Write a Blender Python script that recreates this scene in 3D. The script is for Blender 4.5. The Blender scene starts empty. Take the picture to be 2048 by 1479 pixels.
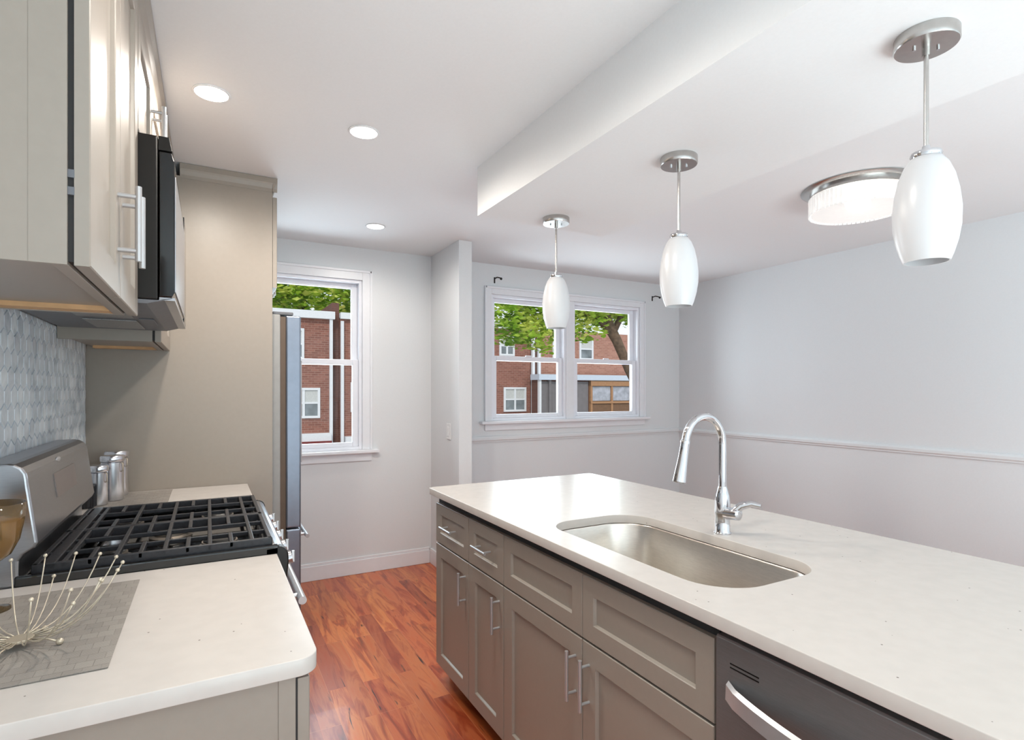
import bpy, bmesh, math, random
from mathutils import Vector, Matrix
S = bpy.context.scene
C = S.collection
PI = math.pi
# ---------------------------------------------------------------- camera
CAM_H = 1.375
F = 1109.0
cam_d = bpy.data.cameras.new('camera'); cam = bpy.data.objects.new('camera', cam_d); C.objects.link(cam)
cam.location = (0, 0, CAM_H)
cam.rotation_euler = (PI/2, 0, -math.radians(28.7))
cam_d.sensor_width = 36.0; cam_d.sensor_fit = 'HORIZONTAL'
cam_d.lens = F*36.0/2048
cam_d.shift_y = (780-739.5)/2048
cam_d.clip_start = 0.02; cam_d.clip_end = 300
S.camera = cam
# ---------------------------------------------------------------- view, world, sun, lights
S.view_settings.view_transform = 'Standard'; S.view_settings.look = 'None'
S.view_settings.gamma = 1; S.view_settings.use_curve_mapping = False
S.view_settings.exposure = 0.29
W = bpy.data.worlds.new('world'); S.world = W; W.use_nodes = True
bg = W.node_tree.nodes['Background']; bg.inputs[0].default_value = (.86, .93, 1, 1); bg.inputs[1].default_value = 0.95
sd = bpy.data.lights.new('sun', 'SUN'); sd.energy = 1.1; sd.angle = math.radians(3); sd.color = (1, .95, .86)
sun = bpy.data.objects.new('sun', sd); C.objects.link(sun); sun.rotation_euler = (math.radians(48), 0, math.radians(-30)); sun.location = (0, -5, 12)
def area(name, loc, rot, sx, sy, power, col=(1, 1, 1), spread=180):
    l = bpy.data.lights.new(name, 'AREA'); l.shape = 'RECTANGLE'; l.size = sx; l.size_y = sy; l.energy = power; l.color = col
    l.spread = math.radians(spread)
    o = bpy.data.objects.new(name, l); C.objects.link(o); o.location = loc; o.rotation_euler = rot; return o
area('rear_fill_lamp', (1.9, -2.9, 1.5), (PI/2, 0, 0), 4.0, 1.7, 5, (.80, .95, 1))      # unseen fill lamp added behind the camera; the rear wall has no window
area('window_daylight', (.55, 4.38, 1.57), (-PI/2, 0, 0), .8, 1.1, 16, (.74, .90, 1))
area('double_window_daylight', (2.9, 4.38, 1.65), (-PI/2, 0, 0), 1.4, .9, 22, (.78, .92, 1))
area('ceiling_fill_lamp', (1.6, -1.75, .3), (PI, 0, 0), 3.2, 2.0, 128, (.74, .95, 1))                      # added fill lamp aimed up to brighten the ceiling, unseen behind the camera
area('ceiling_fill_lamp', (3.3, .3, .3), (PI, 0, 0), 1.2, 1.2, 6, (.78, .96, 1))  # second unseen fill lamp, added to brighten the dining side ceiling

# ---------------------------------------------------------------- geometry helpers
def new(): return bmesh.new()
def box(bm, x0, x1, y0, y1, z0, z1):
    m = Matrix.LocRotScale(Vector(((x0+x1)/2, (y0+y1)/2, (z0+z1)/2)), None, Vector((abs(x1-x0), abs(y1-y0), abs(z1-z0))))
    bmesh.ops.create_cube(bm, size=1, matrix=m); return bm
def cyl(bm, p0, p1, r, seg=20, r2=None):
    p0 = Vector(p0); p1 = Vector(p1); d = p1-p0
    q = d.to_track_quat('Z', 'Y')
    m = Matrix.Translation((p0+p1)/2) @ q.to_matrix().to_4x4()
    bmesh.ops.create_cone(bm, cap_ends=True, segments=seg, radius1=r, radius2=r if r2 is None else r2, depth=d.length, matrix=m); return bm
def ball(bm, c, r, u=12, v=8, sc=(1, 1, 1)):
    bmesh.ops.create_uvsphere(bm, u_segments=u, v_segments=v, radius=1, matrix=Matrix.LocRotScale(Vector(c), None, Vector((r*sc[0], r*sc[1], r*sc[2])))); return bm
def lathe(bm, prof, c=(0, 0, 0), seg=32):
    rings = []
    for r, z in prof:
        if r < 1e-6: rings.append([bm.verts.new((c[0], c[1], c[2]+z))])
        else: rings.append([bm.verts.new((c[0]+r*math.cos(2*PI*k/seg), c[1]+r*math.sin(2*PI*k/seg), c[2]+z)) for k in range(seg)])
    for a, b in zip(rings, rings[1:]):
        for k in range(seg):
            n = (k+1) % seg
            if len(a) == 1 and len(b) == 1: continue
            if len(a) == 1: bm.faces.new((a[0], b[k], b[n]))
            elif len(b) == 1: bm.faces.new((a[k], a[n], b[0]))
            else: bm.faces.new((a[k], a[n], b[n], b[k]))
    return bm
def tube(bm, pts, r, seg=10, cap=True):
    pts = [Vector(p) for p in pts]; n = len(pts)
    rs = r if isinstance(r, (list, tuple)) else [r]*n
    up = None; rings = []
    for i, p in enumerate(pts):
        t = (pts[min(i+1, n-1)]-pts[max(i-1, 0)]).normalized()
        if up is None:
            up = Vector((0, 0, 1)) if abs(t.z) < .9 else Vector((1, 0, 0))
        a = t.cross(up).normalized(); up = a.cross(t).normalized()
        rings.append([bm.verts.new(p+rs[i]*(math.cos(2*PI*k/seg)*a+math.sin(2*PI*k/seg)*up)) for k in range(seg)])
    for A, B in zip(rings, rings[1:]):
        for k in range(seg): bm.faces.new((A[k], A[(k+1) % seg], B[(k+1) % seg], B[k]))
    if cap: bm.faces.new(rings[0][::-1]); bm.faces.new(rings[-1])
    return bm
def prism(bm, pts, axis, a0, a1):
    """extrude the 2D polygon pts along axis ('x': pts are (y,z); 'y': pts are (x,z); 'z': pts are (x,y))"""
    def V(p, a): return {'x': (a, p[0], p[1]), 'y': (p[0], a, p[1]), 'z': (p[0], p[1], a)}[axis]
    A = [bm.verts.new(V(p, a0)) for p in pts]; B = [bm.verts.new(V(p, a1)) for p in pts]
    bm.faces.new(A[::-1]); bm.faces.new(B); n = len(pts)
    for k in range(n): bm.faces.new((A[k], A[(k+1) % n], B[(k+1) % n], B[k]))
    return bm
ABS = {}
def obj(name, bm, m, parent=None, bevel=0, smooth=False, seg=2, auto=False):
    base = ABS[parent.name] if parent is not None else Vector((0, 0, 0))
    if base.length: bmesh.ops.translate(bm, vec=-base, verts=bm.verts)
    bmesh.ops.recalc_face_normals(bm, faces=bm.faces)
    me = bpy.data.meshes.new(name); bm.to_mesh(me); bm.free()
    if smooth:
        for p in me.polygons: p.use_smooth = True
        if auto:
            me.set_sharp_from_angle(angle=math.radians(40))
    me.materials.append(m)
    o = bpy.data.objects.new(name, me); C.objects.link(o)
    if parent is not None: o.parent = parent
    ABS[o.name] = base.copy()
    if bevel:
        b = o.modifiers.new('bevel', 'BEVEL'); b.width = bevel; b.segments = seg; b.limit_method = 'ANGLE'; b.angle_limit = math.radians(35)
        if not smooth: b.harden_normals = False
    return o
def tag(o, label=None, cat=None, group=None, kind=None):
    if label: o['label'] = label
    if cat: o['category'] = cat
    if group: o['group'] = group
    if kind: o['kind'] = kind
    return o
def thing(name, loc, label, cat, group=None):
    o = bpy.data.objects.new(name, None); C.objects.link(o); o.location = loc; o.empty_display_size = .1
    ABS[o.name] = Vector(loc); return tag(o, label, cat, group)
def struct(name, bm, m, label=None, cat='structure', **k):
    o = obj(name, bm, m, **k); o['kind'] = 'structure'
    if label: o['label'] = label; o['category'] = cat
    return o
def copy_tree(o, loc, label=None):
    r = o.copy(); C.objects.link(r); r.location = loc; ABS[r.name] = Vector(loc)
    if label: r['label'] = label
    def rec(src, dst):
        for ch in list(src.children):
            c = ch.copy(); C.objects.link(c); c.parent = dst; rec(ch, c)
    rec(o, r); return r
def slab(name, outer, holes, z0, z1, m, parent=None, bevel=.002):
    """flat stone slab with outline and cut-outs, as a mesh"""
    cu = bpy.data.curves.new(name+'_curve', 'CURVE'); cu.dimensions = '2D'; cu.fill_mode = 'BOTH'; cu.extrude = (z1-z0)/2-bevel; cu.bevel_depth = bevel; cu.bevel_resolution = 2
    cu.offset = -bevel
    for loop in [outer]+holes:
        sp = cu.splines.new('POLY'); sp.points.add(len(loop)-1); sp.use_cyclic_u = True
        for k, p in enumerate(loop): sp.points[k].co = (p[0], p[1], 0, 1)
    t = bpy.data.objects.new(name+'_t', cu); C.objects.link(t)
    bpy.context.view_layer.update()
    me = bpy.data.meshes.new_from_object(t.evaluated_get(bpy.context.evaluated_depsgraph_get()))
    bpy.data.objects.remove(t); bpy.data.curves.remove(cu)
    bm = new(); bm.from_mesh(me); bpy.data.meshes.remove(me)
    bmesh.ops.remove_doubles(bm, verts=bm.verts, dist=1e-5)
    bmesh.ops.translate(bm, vec=(0, 0, (z0+z1)/2), verts=bm.verts)
    return obj(name, bm, m, parent)
def rrect(x0, x1, y0, y1, r, n=8):
    rs = r if isinstance(r, (list, tuple)) else [r]*4      # order: (x1,y1) (x0,y1) (x0,y0) (x1,y0)
    out = []
    for (cx, cy, a0), q in zip(((x1, y1, 0), (x0, y1, 90), (x0, y0, 180), (x1, y0, 270)), rs):
        sx = 1 if cx == x1 else -1; sy = 1 if cy == y1 else -1
        for k in range(n+1):
            a = math.radians(a0+90*k/n); out.append((cx-sx*q+q*math.cos(a), cy-sy*q+q*math.sin(a)))
    return out

# ---------------------------------------------------------------- material helpers
def srgb(r, g, b):
    f = lambda c: (c/255)/12.92 if c/255 <= .04045 else ((c/255+.055)/1.055)**2.4
    return (f(r), f(g), f(b), 1)
class NT:
    def __init__(s, name):
        s.m = bpy.data.materials.new(name); s.m.use_nodes = True; s.t = s.m.node_tree; s.b = s.t.nodes['Principled BSDF']
    def n(s, ty, **k):
        x = s.t.nodes.new(ty)
        for a, v in k.items():
            if a[0] == '_': x.inputs[a[1:].replace('_', ' ')].default_value = v
            else: setattr(x, a, v)
        return x
    def l(s, a, b): s.t.links.new(a, b)
    def coord(s, scale=(1, 1, 1), rot=(0, 0, 0)):
        tc = s.n('ShaderNodeTexCoord'); mp = s.n('ShaderNodeMapping'); mp.inputs['Scale'].default_value = scale; mp.inputs['Rotation'].default_value = rot
        s.l(tc.outputs['Object'], mp.inputs[0]); return mp.outputs[0]
    def ramp(s, fac, stops, interp='LINEAR'):
        r = s.n('ShaderNodeValToRGB'); cr = r.color_ramp; cr.interpolation = interp
        while len(cr.elements) < len(stops): cr.elements.new(.5)
        for e, (p, c) in zip(cr.elements, stops): e.position = p; e.color = c
        s.l(fac, r.inputs[0]); return r.outputs[0]
def mat(name, col, rough=.5, metal=0, noise=.04, scale=30, bump=0, coat=0, spec=None, stretch=(1, 1, 1), trans=0, emit=None, es=0):
    t = NT(name); co = t.coord(tuple(scale*k for k in stretch))
    nz = t.n('ShaderNodeTexNoise', _Scale=1.0, _Detail=3.0); t.l(co, nz.inputs['Vector'])
    a = tuple(max(0, c*(1-noise)) for c in col[:3])+(1,); b = tuple(min(1, c*(1+noise)) for c in col[:3])+(1,)
    t.l(t.ramp(nz.outputs['Fac'], [(.3, a), (.7, b)]), t.b.inputs['Base Color'])
    t.b.inputs['Roughness'].default_value = rough; t.b.inputs['Metallic'].default_value = metal
    if coat: t.b.inputs['Coat Weight'].default_value = coat
    if spec is not None: t.b.inputs['Specular IOR Level'].default_value = spec
    if trans: t.b.inputs['Transmission Weight'].default_value = trans
    if emit: t.b.inputs['Emission Color'].default_value = emit; t.b.inputs['Emission Strength'].default_value = es
    if bump:
        bp = t.n('ShaderNodeBump', _Strength=bump, _Distance=.002); t.l(nz.outputs['Fac'], bp.inputs['Height']); t.l(bp.outputs[0], t.b.inputs['Normal'])
    return t.m
M = {}
M['wall'] = mat('wall_paint', srgb(226, 227, 229), .75, noise=.01, scale=120, bump=.05)
M['ceiling'] = mat('ceiling_paint', srgb(232, 232, 233), .8, noise=.01, scale=120, bump=.04)
M['trim'] = mat('trim_paint', srgb(236, 236, 240), .35, noise=.01)
M['vinyl'] = mat('window_vinyl', srgb(240, 240, 246), .3, noise=.01)
M['cab'] = mat('greige_cabinet_paint', srgb(150, 140, 130), .36, noise=.015, scale=60)
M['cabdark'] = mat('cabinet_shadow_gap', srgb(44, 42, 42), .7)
M['wood'] = mat('raw_plywood', srgb(203, 160, 116), .6, noise=.12, scale=20, stretch=(1, 6, 1))
M['steel'] = mat('brushed_steel', srgb(168, 168, 172), .28, 1, noise=.05, scale=40, stretch=(1, 1, 14))
M['steel_h'] = mat('brushed_steel_sink', srgb(214, 206, 197), .3, 1, noise=.06, scale=40, stretch=(1, 1, 12))
M['dwsteel'] = mat('dishwasher_steel', srgb(132, 130, 131), .32, .6, noise=.05, scale=40, stretch=(1, 1, 14))
M['fridge'] = mat('fridge_steel', srgb(126, 133, 146), .33, .8, noise=.04, scale=30)
M['fridge_side'] = mat('fridge_side_grey', srgb(150, 148, 146), .5, .2)
M['gasket'] = mat('fridge_gasket', srgb(96, 80, 68), .7)
M['nickel'] = mat('brushed_nickel', srgb(190, 187, 184), .25, 1, noise=.05, scale=60)
M['handle'] = mat('satin_handle', srgb(186, 186, 188), .3, .6, noise=.02)
M['chrome'] = mat('chrome', srgb(205, 205, 208), .06, 1, noise=.01)
M['black'] = mat('black_gloss', srgb(14, 13, 13), .1, noise=.1)
M['blackplastic'] = mat('black_plastic', srgb(26, 23, 21), .35, noise=.05, spec=.3)
M['iron'] = mat('cast_iron_grate', srgb(50, 50, 54), .38, .3, noise=.15, scale=90, bump=.3)
M['enamel'] = mat('black_enamel', srgb(14, 14, 15), .1, coat=.6)
M['burner'] = mat('burner_cap', srgb(34, 33, 33), .35)
M['alu'] = mat('burner_head', srgb(170, 160, 150), .4, .8)
M['greyplastic'] = mat('grey_plastic', srgb(98, 99, 104), .45, noise=.05)
M['mesh'] = mat('filter_mesh', srgb(150, 150, 150), .4, .7, noise=.25, scale=300)
M['display'] = mat('display_panel', srgb(112, 101, 98), .3)
M['opal'] = mat('opal_glass', srgb(206, 205, 207), .3, noise=.005, emit=(1, 1, 1, 1), es=.03)
M['bulb'] = mat('bulb', srgb(255, 250, 245), .4, emit=(1, .97, .93, 1), es=.6)
M['led'] = mat('led_lens', srgb(250, 250, 250), .4, emit=(1, .98, .95, 1), es=7)
M['crystal'] = mat('crystal', srgb(238, 236, 234), .12, noise=.02, trans=.4, emit=(1, .99, .97, 1), es=.15)
M['wire'] = mat('wire_bowl_metal', srgb(205, 192, 172), .35, .55, noise=.05)
M['amber'] = mat('amber_glass', srgb(222, 186, 132), .06, trans=.9, noise=.04)
M['tin'] = mat('canister_steel', srgb(222, 222, 226), .2, 1, noise=.02)
M['candle'] = mat('dark_ribbed_glass', srgb(50, 50, 54), .15, .4)
M['bracket'] = mat('bracket_metal', srgb(52, 50, 50), .35, .8)
M['bark'] = mat('tree_bark', srgb(104, 84, 66), .9, noise=.4, scale=12, bump=.6)
M['white_out'] = mat('exterior_white_paint', srgb(225, 228, 232), .6)
M['lightroof'] = mat('porch_roof_edge', srgb(200, 212, 226), .5)
M['post'] = mat('porch_lumber', srgb(170, 128, 92), .8, noise=.15, scale=10, stretch=(1, 1, 4))
M['boards'] = mat('brown_boards', srgb(120, 90, 66), .8, noise=.25, scale=8, stretch=(4, 1, 1))
M['porchgrey'] = mat('porch_grey_siding', srgb(120, 116, 118), .8, noise=.1, scale=6)
M['plastic_sheet'] = mat('plastic_sheeting', srgb(170, 174, 184), .4, noise=.25, scale=5)
M['extglass'] = mat('exterior_window_glass', srgb(120, 128, 132), .1, noise=.35, scale=3)
M['curtain'] = mat('exterior_blind', srgb(196, 198, 196), .7, noise=.08)
M['pavement'] = mat('alley_pavement', srgb(150, 148, 144), .9, noise=.15, scale=3)
M['plate'] = mat('switch_plate', srgb(235, 235, 236), .3)
# window glass
g = bpy.data.materials.new('window_glass'); g.use_nodes = True; nt = g.node_tree; nt.nodes.clear()
o_ = nt.nodes.new('ShaderNodeOutputMaterial'); mx = nt.nodes.new('ShaderNodeMixShader'); tr = nt.nodes.new('ShaderNodeBsdfTransparent'); gl = nt.nodes.new('ShaderNodeBsdfGlossy')
gl.inputs['Roughness'].default_value = .01; fr = nt.nodes.new('ShaderNodeFresnel'); fr.inputs[0].default_value = 1.2
nt.links.new(fr.outputs[0], mx.inputs[0]); nt.links.new(tr.outputs[0], mx.inputs[1]); nt.links.new(gl.outputs[0], mx.inputs[2]); nt.links.new(mx.outputs[0], o_.inputs[0])
M['glass'] = g
def quartz(name, base, sp):
    t = NT(name); co = t.coord()
    v = t.n('ShaderNodeTexVoronoi', _Scale=70.0); t.l(co, v.inputs['Vector'])
    n2 = t.n('ShaderNodeTexNoise', _Scale=25.0, _Detail=2.0); t.l(co, n2.inputs['Vector'])
    thr = t.n('ShaderNodeMath', operation='MULTIPLY'); thr.inputs[1].default_value = 1.0
    # small specks where cell centre is near and the cell's own random value is high
    near = t.n('ShaderNodeMath', operation='LESS_THAN'); near.inputs[1].default_value = .13; t.l(v.outputs['Distance'], near.inputs[0])
    sep = t.n('ShaderNodeSeparateColor'); t.l(v.outputs['Color'], sep.inputs[0])
    hi = t.n('ShaderNodeMath', operation='GREATER_THAN'); hi.inputs[1].default_value = .965; t.l(sep.outputs[0], hi.inputs[0])
    t.l(near.outputs[0], thr.inputs[0]); t.l(hi.outputs[0], thr.inputs[1])
    basec = t.ramp(n2.outputs['Fac'], [(.35, tuple(c*.96 for c in base[:3])+(1,)), (.65, base)])
    mix = t.n('ShaderNodeMix', data_type='RGBA'); t.l(thr.outputs[0], mix.inputs[0]); t.l(basec, mix.inputs[6]); mix.inputs[7].default_value = sp
    t.l(mix.outputs[2], t.b.inputs['Base Color']); t.b.inputs['Roughness'].default_value = .27; t.b.inputs['Specular IOR Level'].default_value = .35
    return t.m
M['quartz'] = quartz('white_quartz', srgb(204, 196, 190), srgb(120, 112, 104))
def floor_mat():
    t = NT('red_wood_laminate'); co = t.coord((1, 1, 1), (0, 0, PI/2))       # planks run along Y
    def brick(w, h, off, bias=0):
        b = t.n('ShaderNodeTexBrick', offset=off, offset_frequency=2, squash=1.0)
        b.inputs['Scale'].default_value = 1; b.inputs['Brick Width'].default_value = w; b.inputs['Row Height'].default_value = h
        b.inputs['Mortar Size'].default_value = .0006; b.inputs['Mortar Smooth'].default_value = 0
        b.inputs['Color1'].default_value = (0, 0, 0, 1); b.inputs['Color2'].default_value = (1, 1, 1, 1); b.inputs['Mortar'].default_value = (.5, .5, .5, 1); b.inputs['Bias'].default_value = bias
        t.l(co, b.inputs['Vector']); return b
    b1 = brick(.78, .08, .37); b2 = brick(1.56, .16, .5)
    col = t.ramp(b1.outputs['Color'], [(0, srgb(150, 74, 46)), (.25, srgb(190, 98, 54)), (.5, srgb(204, 108, 62)), (.75, srgb(222, 134, 72)), (1, srgb(172, 86, 52))])
    # grain: noise stretched along the plank, shifted per plank
    sh = t.n('ShaderNodeVectorMath', operation='MULTIPLY_ADD'); t.l(b1.outputs['Color'], sh.inputs[0]); sh.inputs[1].default_value = (7, 3, 5); t.l(co, sh.inputs[2])
    mp = t.n('ShaderNodeMapping'); mp.inputs['Scale'].default_value = (2.2, 15, 1); t.l(sh.outputs[0], mp.inputs[0])
    n1 = t.n('ShaderNodeTexNoise', _Scale=1.0, _Detail=4.0, _Roughness=.55, _Distortion=1.4); t.l(mp.outputs[0], n1.inputs['Vector'])
    g1 = t.ramp(n1.outputs['Fac'], [(.28, srgb(110, 50, 38)), (.42, srgb(206, 140, 102)), (.55, (1, 1, 1, 1)), (.72, srgb(255, 214, 165))])
    mul = t.n('ShaderNodeMix', data_type='RGBA', blend_type='MULTIPLY'); mul.inputs[0].default_value = .75; t.l(col, mul.inputs[6]); t.l(g1, mul.inputs[7])
    mp2 = t.n('ShaderNodeMapping'); mp2.inputs['Scale'].default_value = (2.2, 20, 1); mp2.inputs['Location'].default_value = (5, 9, 0); t.l(sh.outputs[0], mp2.inputs[0])
    n2 = t.n('ShaderNodeTexNoise', _Scale=1.0, _Detail=2.0, _Distortion=2.2); t.l(mp2.outputs[0], n2.inputs['Vector'])
    g2 = t.ramp(n2.outputs['Fac'], [(.665, (0, 0, 0, 1)), (.73, (1, 1, 1, 1))])
    mk = t.n('ShaderNodeMix', data_type='RGBA'); t.l(g2, mk.inputs[0]); t.l(mul.outputs[2], mk.inputs[6]); mk.inputs[7].default_value = srgb(58, 26, 20)
    ms = t.n('ShaderNodeMix', data_type='RGBA'); t.l(b2.outputs['Fac'], ms.inputs[0]); t.l(mk.outputs[2], ms.inputs[6]); ms.inputs[7].default_value = srgb(206, 132, 92)
    t.l(ms.outputs[2], t.b.inputs['Base Color']); t.b.inputs['Roughness'].default_value = .3; t.b.inputs['Coat Weight'].default_value = .1
    return t.m
M['floor'] = floor_mat()
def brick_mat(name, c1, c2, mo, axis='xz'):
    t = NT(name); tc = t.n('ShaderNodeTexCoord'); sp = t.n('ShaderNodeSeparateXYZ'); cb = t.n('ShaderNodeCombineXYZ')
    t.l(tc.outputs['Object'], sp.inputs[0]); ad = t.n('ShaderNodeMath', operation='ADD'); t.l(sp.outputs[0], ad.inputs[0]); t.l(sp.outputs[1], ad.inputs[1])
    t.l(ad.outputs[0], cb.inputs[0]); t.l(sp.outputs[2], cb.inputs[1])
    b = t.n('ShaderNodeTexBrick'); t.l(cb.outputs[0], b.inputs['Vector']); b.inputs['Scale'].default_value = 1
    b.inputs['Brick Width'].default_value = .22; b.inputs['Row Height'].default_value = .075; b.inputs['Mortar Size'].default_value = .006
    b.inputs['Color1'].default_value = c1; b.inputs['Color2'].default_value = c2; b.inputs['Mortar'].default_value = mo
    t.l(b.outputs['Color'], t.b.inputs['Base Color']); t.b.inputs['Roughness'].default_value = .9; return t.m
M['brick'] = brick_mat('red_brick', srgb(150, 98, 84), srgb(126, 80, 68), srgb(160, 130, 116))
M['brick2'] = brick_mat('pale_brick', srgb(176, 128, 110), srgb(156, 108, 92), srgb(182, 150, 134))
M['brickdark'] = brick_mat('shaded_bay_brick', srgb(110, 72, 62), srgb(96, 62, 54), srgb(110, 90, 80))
def leaf_mat():
    t = NT('leaf_green'); co = t.coord((1.1, 1.1, 1.1)); n = t.n('ShaderNodeTexNoise', _Scale=1.5, _Detail=3.0); t.l(co, n.inputs['Vector'])
    c = t.ramp(n.outputs['Fac'], [(.3, srgb(110, 156, 40)), (.48, srgb(168, 206, 60)), (.64, srgb(236, 240, 130))])
    t.l(c, t.b.inputs['Base Color']); t.b.inputs['Roughness'].default_value = .6
    tl = t.n('ShaderNodeBsdfTranslucent'); t.l(c, tl.inputs[0]); mx = t.n('ShaderNodeMixShader'); mx.inputs[0].default_value = .45
    t.l(t.b.outputs[0], mx.inputs[1]); t.l(tl.outputs[0], mx.inputs[2]); t.l(mx.outputs[0], t.t.nodes['Material Output'].inputs[0]); return t.m
M['leaf'] = leaf_mat()
def tile_mat():
    t = NT('marble_tile'); co = t.coord()
    g = t.n('ShaderNodeNewGeometry')
    n = t.n('ShaderNodeTexNoise', _Scale=9.0, _Detail=6.0, _Distortion=1.8); t.l(co, n.inputs['Vector'])
    c = t.ramp(n.outputs['Fac'], [(.3, srgb(196, 204, 212)), (.5, srgb(224, 230, 236)), (.7, srgb(240, 244, 248))])
    r = t.ramp(g.outputs['Random Per Island'], [(0, srgb(224, 226, 230)), (1, (1, 1, 1, 1))])
    m = t.n('ShaderNodeMix', data_type='RGBA', blend_type='MULTIPLY'); m.inputs[0].default_value = 1; t.l(c, m.inputs[6]); t.l(r, m.inputs[7])
    t.l(m.outputs[2], t.b.inputs['Base Color']); t.b.inputs['Roughness'].default_value = .25; return t.m
M['tile'] = tile_mat()
M['grout'] = mat('grout', srgb(182, 186, 192), .9)
def mat_mat():
    t = NT('woven_placemat'); co = t.coord()
    b = t.n('ShaderNodeTexBrick', offset=.5); t.l(co, b.inputs['Vector']); b.inputs['Scale'].default_value = 1
    b.inputs['Brick Width'].default_value = .026; b.inputs['Row Height'].default_value = .026; b.inputs['Mortar Size'].default_value = .0006
    b.inputs['Color1'].default_value = srgb(166, 158, 150); b.inputs['Color2'].default_value = srgb(154, 146, 139); b.inputs['Mortar'].default_value = srgb(140, 132, 126)
    w = t.n('ShaderNodeTexWave', _Scale=130.0, _Distortion=4.0, bands_direction='X'); t.l(co, w.inputs['Vector'])
    w2 = t.n('ShaderNodeTexWave', _Scale=110.0, _Distortion=4.0, bands_direction='Y'); t.l(co, w2.inputs['Vector'])
    sep = t.n('ShaderNodeSeparateColor'); t.l(b.outputs['Color'], sep.inputs[0])
    mm = t.n('ShaderNodeMix', data_type='RGBA'); gt = t.n('ShaderNodeMath', operation='GREATER_THAN'); gt.inputs[1].default_value = .31; t.l(sep.outputs[0], gt.inputs[0])
    t.l(gt.outputs[0], mm.inputs[0]); t.l(w.outputs['Color'], mm.inputs[6]); t.l(w2.outputs['Color'], mm.inputs[7])
    dk = t.n('ShaderNodeMix', data_type='RGBA', blend_type='MULTIPLY'); dk.inputs[0].default_value = .35; t.l(b.outputs['Color'], dk.inputs[6]); t.l(mm.outputs[2], dk.inputs[7])
    t.l(dk.outputs[2], t.b.inputs['Base Color']); t.b.inputs['Roughness'].default_value = .85
    bp = t.n('ShaderNodeBump', _Strength=.4, _Distance=.001); t.l(mm.outputs[2], bp.inputs['Height']); t.l(bp.outputs[0], t.b.inputs['Normal']); return t.m
M['mat'] = mat_mat()

# ================================================================ ROOM
XL, XR, YB, YF, ZC = -.478, 4.28, 4.21, -3.0, 2.445
struct('floor', box(new(), XL-.12, XR+.12, YF-.12, YB+.14, -.06, 0), M['floor'])
struct('ceiling', box(new(), XL-.12, XR+.12, YF-.12, YB+.14, ZC, ZC+.1), M['ceiling'])
struct('wall_left', box(new(), XL-.12, XL, YF-.12, YB, 0, ZC), M['wall'])
struct('wall_right', box(new(), XR, XR+.12, YF-.12, YB, 0, ZC), M['wall'])
struct('wall_rear', box(new(), XL, XR, YF-.12, YF, 0, ZC), M['wall'])
# far wall with two openings
W1 = (.10, 1.015, .93, 2.20)       # x0,x1,z0,z1 of openings
W2 = (2.10, 3.74, 1.115, 2.19)
b = new()
for x0, x1, z0, z1 in ((XL-.12, W1[0], 0, ZC), (W1[0], W1[1], 0, W1[2]), (W1[0], W1[1], W1[3], ZC), (W1[1], W2[0], 0, ZC),
                       (W2[0], W2[1], 0, W2[2]), (W2[0], W2[1], W2[3], ZC), (W2[1], XR+.12, 0, ZC)):
    box(b, x0, x1, YB, YB+.14, z0, z1)
struct('wall_back', b, M['wall'])
# stub wall between kitchen and dining side
struct('wall_stub', box(new(), 1.565, 1.665, 3.645, YB, 0, ZC), M['wall'])
# dropped beam
struct('ceiling_beam', box(new(), 1.135, 1.885, YF, 2.418, 2.212, ZC), M['ceiling'])
# baseboards
def baseboard(name, x0, x1, y0, y1):
    b = new(); box(b, x0, x1, y0, y1, 0, .105)
    t = .006
    if x1-x0 > y1-y0: box(b, x0, x1, y0+(y1-y0)*.45, y1, .105, .125)
    else: box(b, x0+.0, x1, y0, y1, .105, .118)
    struct(name, b, M['trim'], bevel=.003)
baseboard('baseboard_back', XL, 1.55, YB-.016, YB)
baseboard('baseboard_stub', 1.549, 1.565, 3.645, YB-.016)
baseboard('baseboard_dining', 1.681, XR, YB-.016, YB)
baseboard('baseboard_right', XR-.016, XR, YF, YB-.016)
# chair rail
def rail(name, axis):
    if axis == 'x':
        pts = [(YB, .937), (YB-.012, .937), (YB-.012, .945), (YB-.02, .955), (YB-.02, .972), (YB-.012, .985), (YB, .99)]
        b = prism(new(), pts, 'x', 1.70, XR-.02)
    else:
        pts = [(XR, .937), (XR-.012, .937), (XR-.012, .945), (XR-.02, .955), (XR-.02, .972), (XR-.012, .985), (XR, .99)]
        b = prism(new(), pts, 'y', YF, YB)
    struct(name, b, M['wall'])
rail('trim_1', 'x'); rail('trim_2', 'y')
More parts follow.
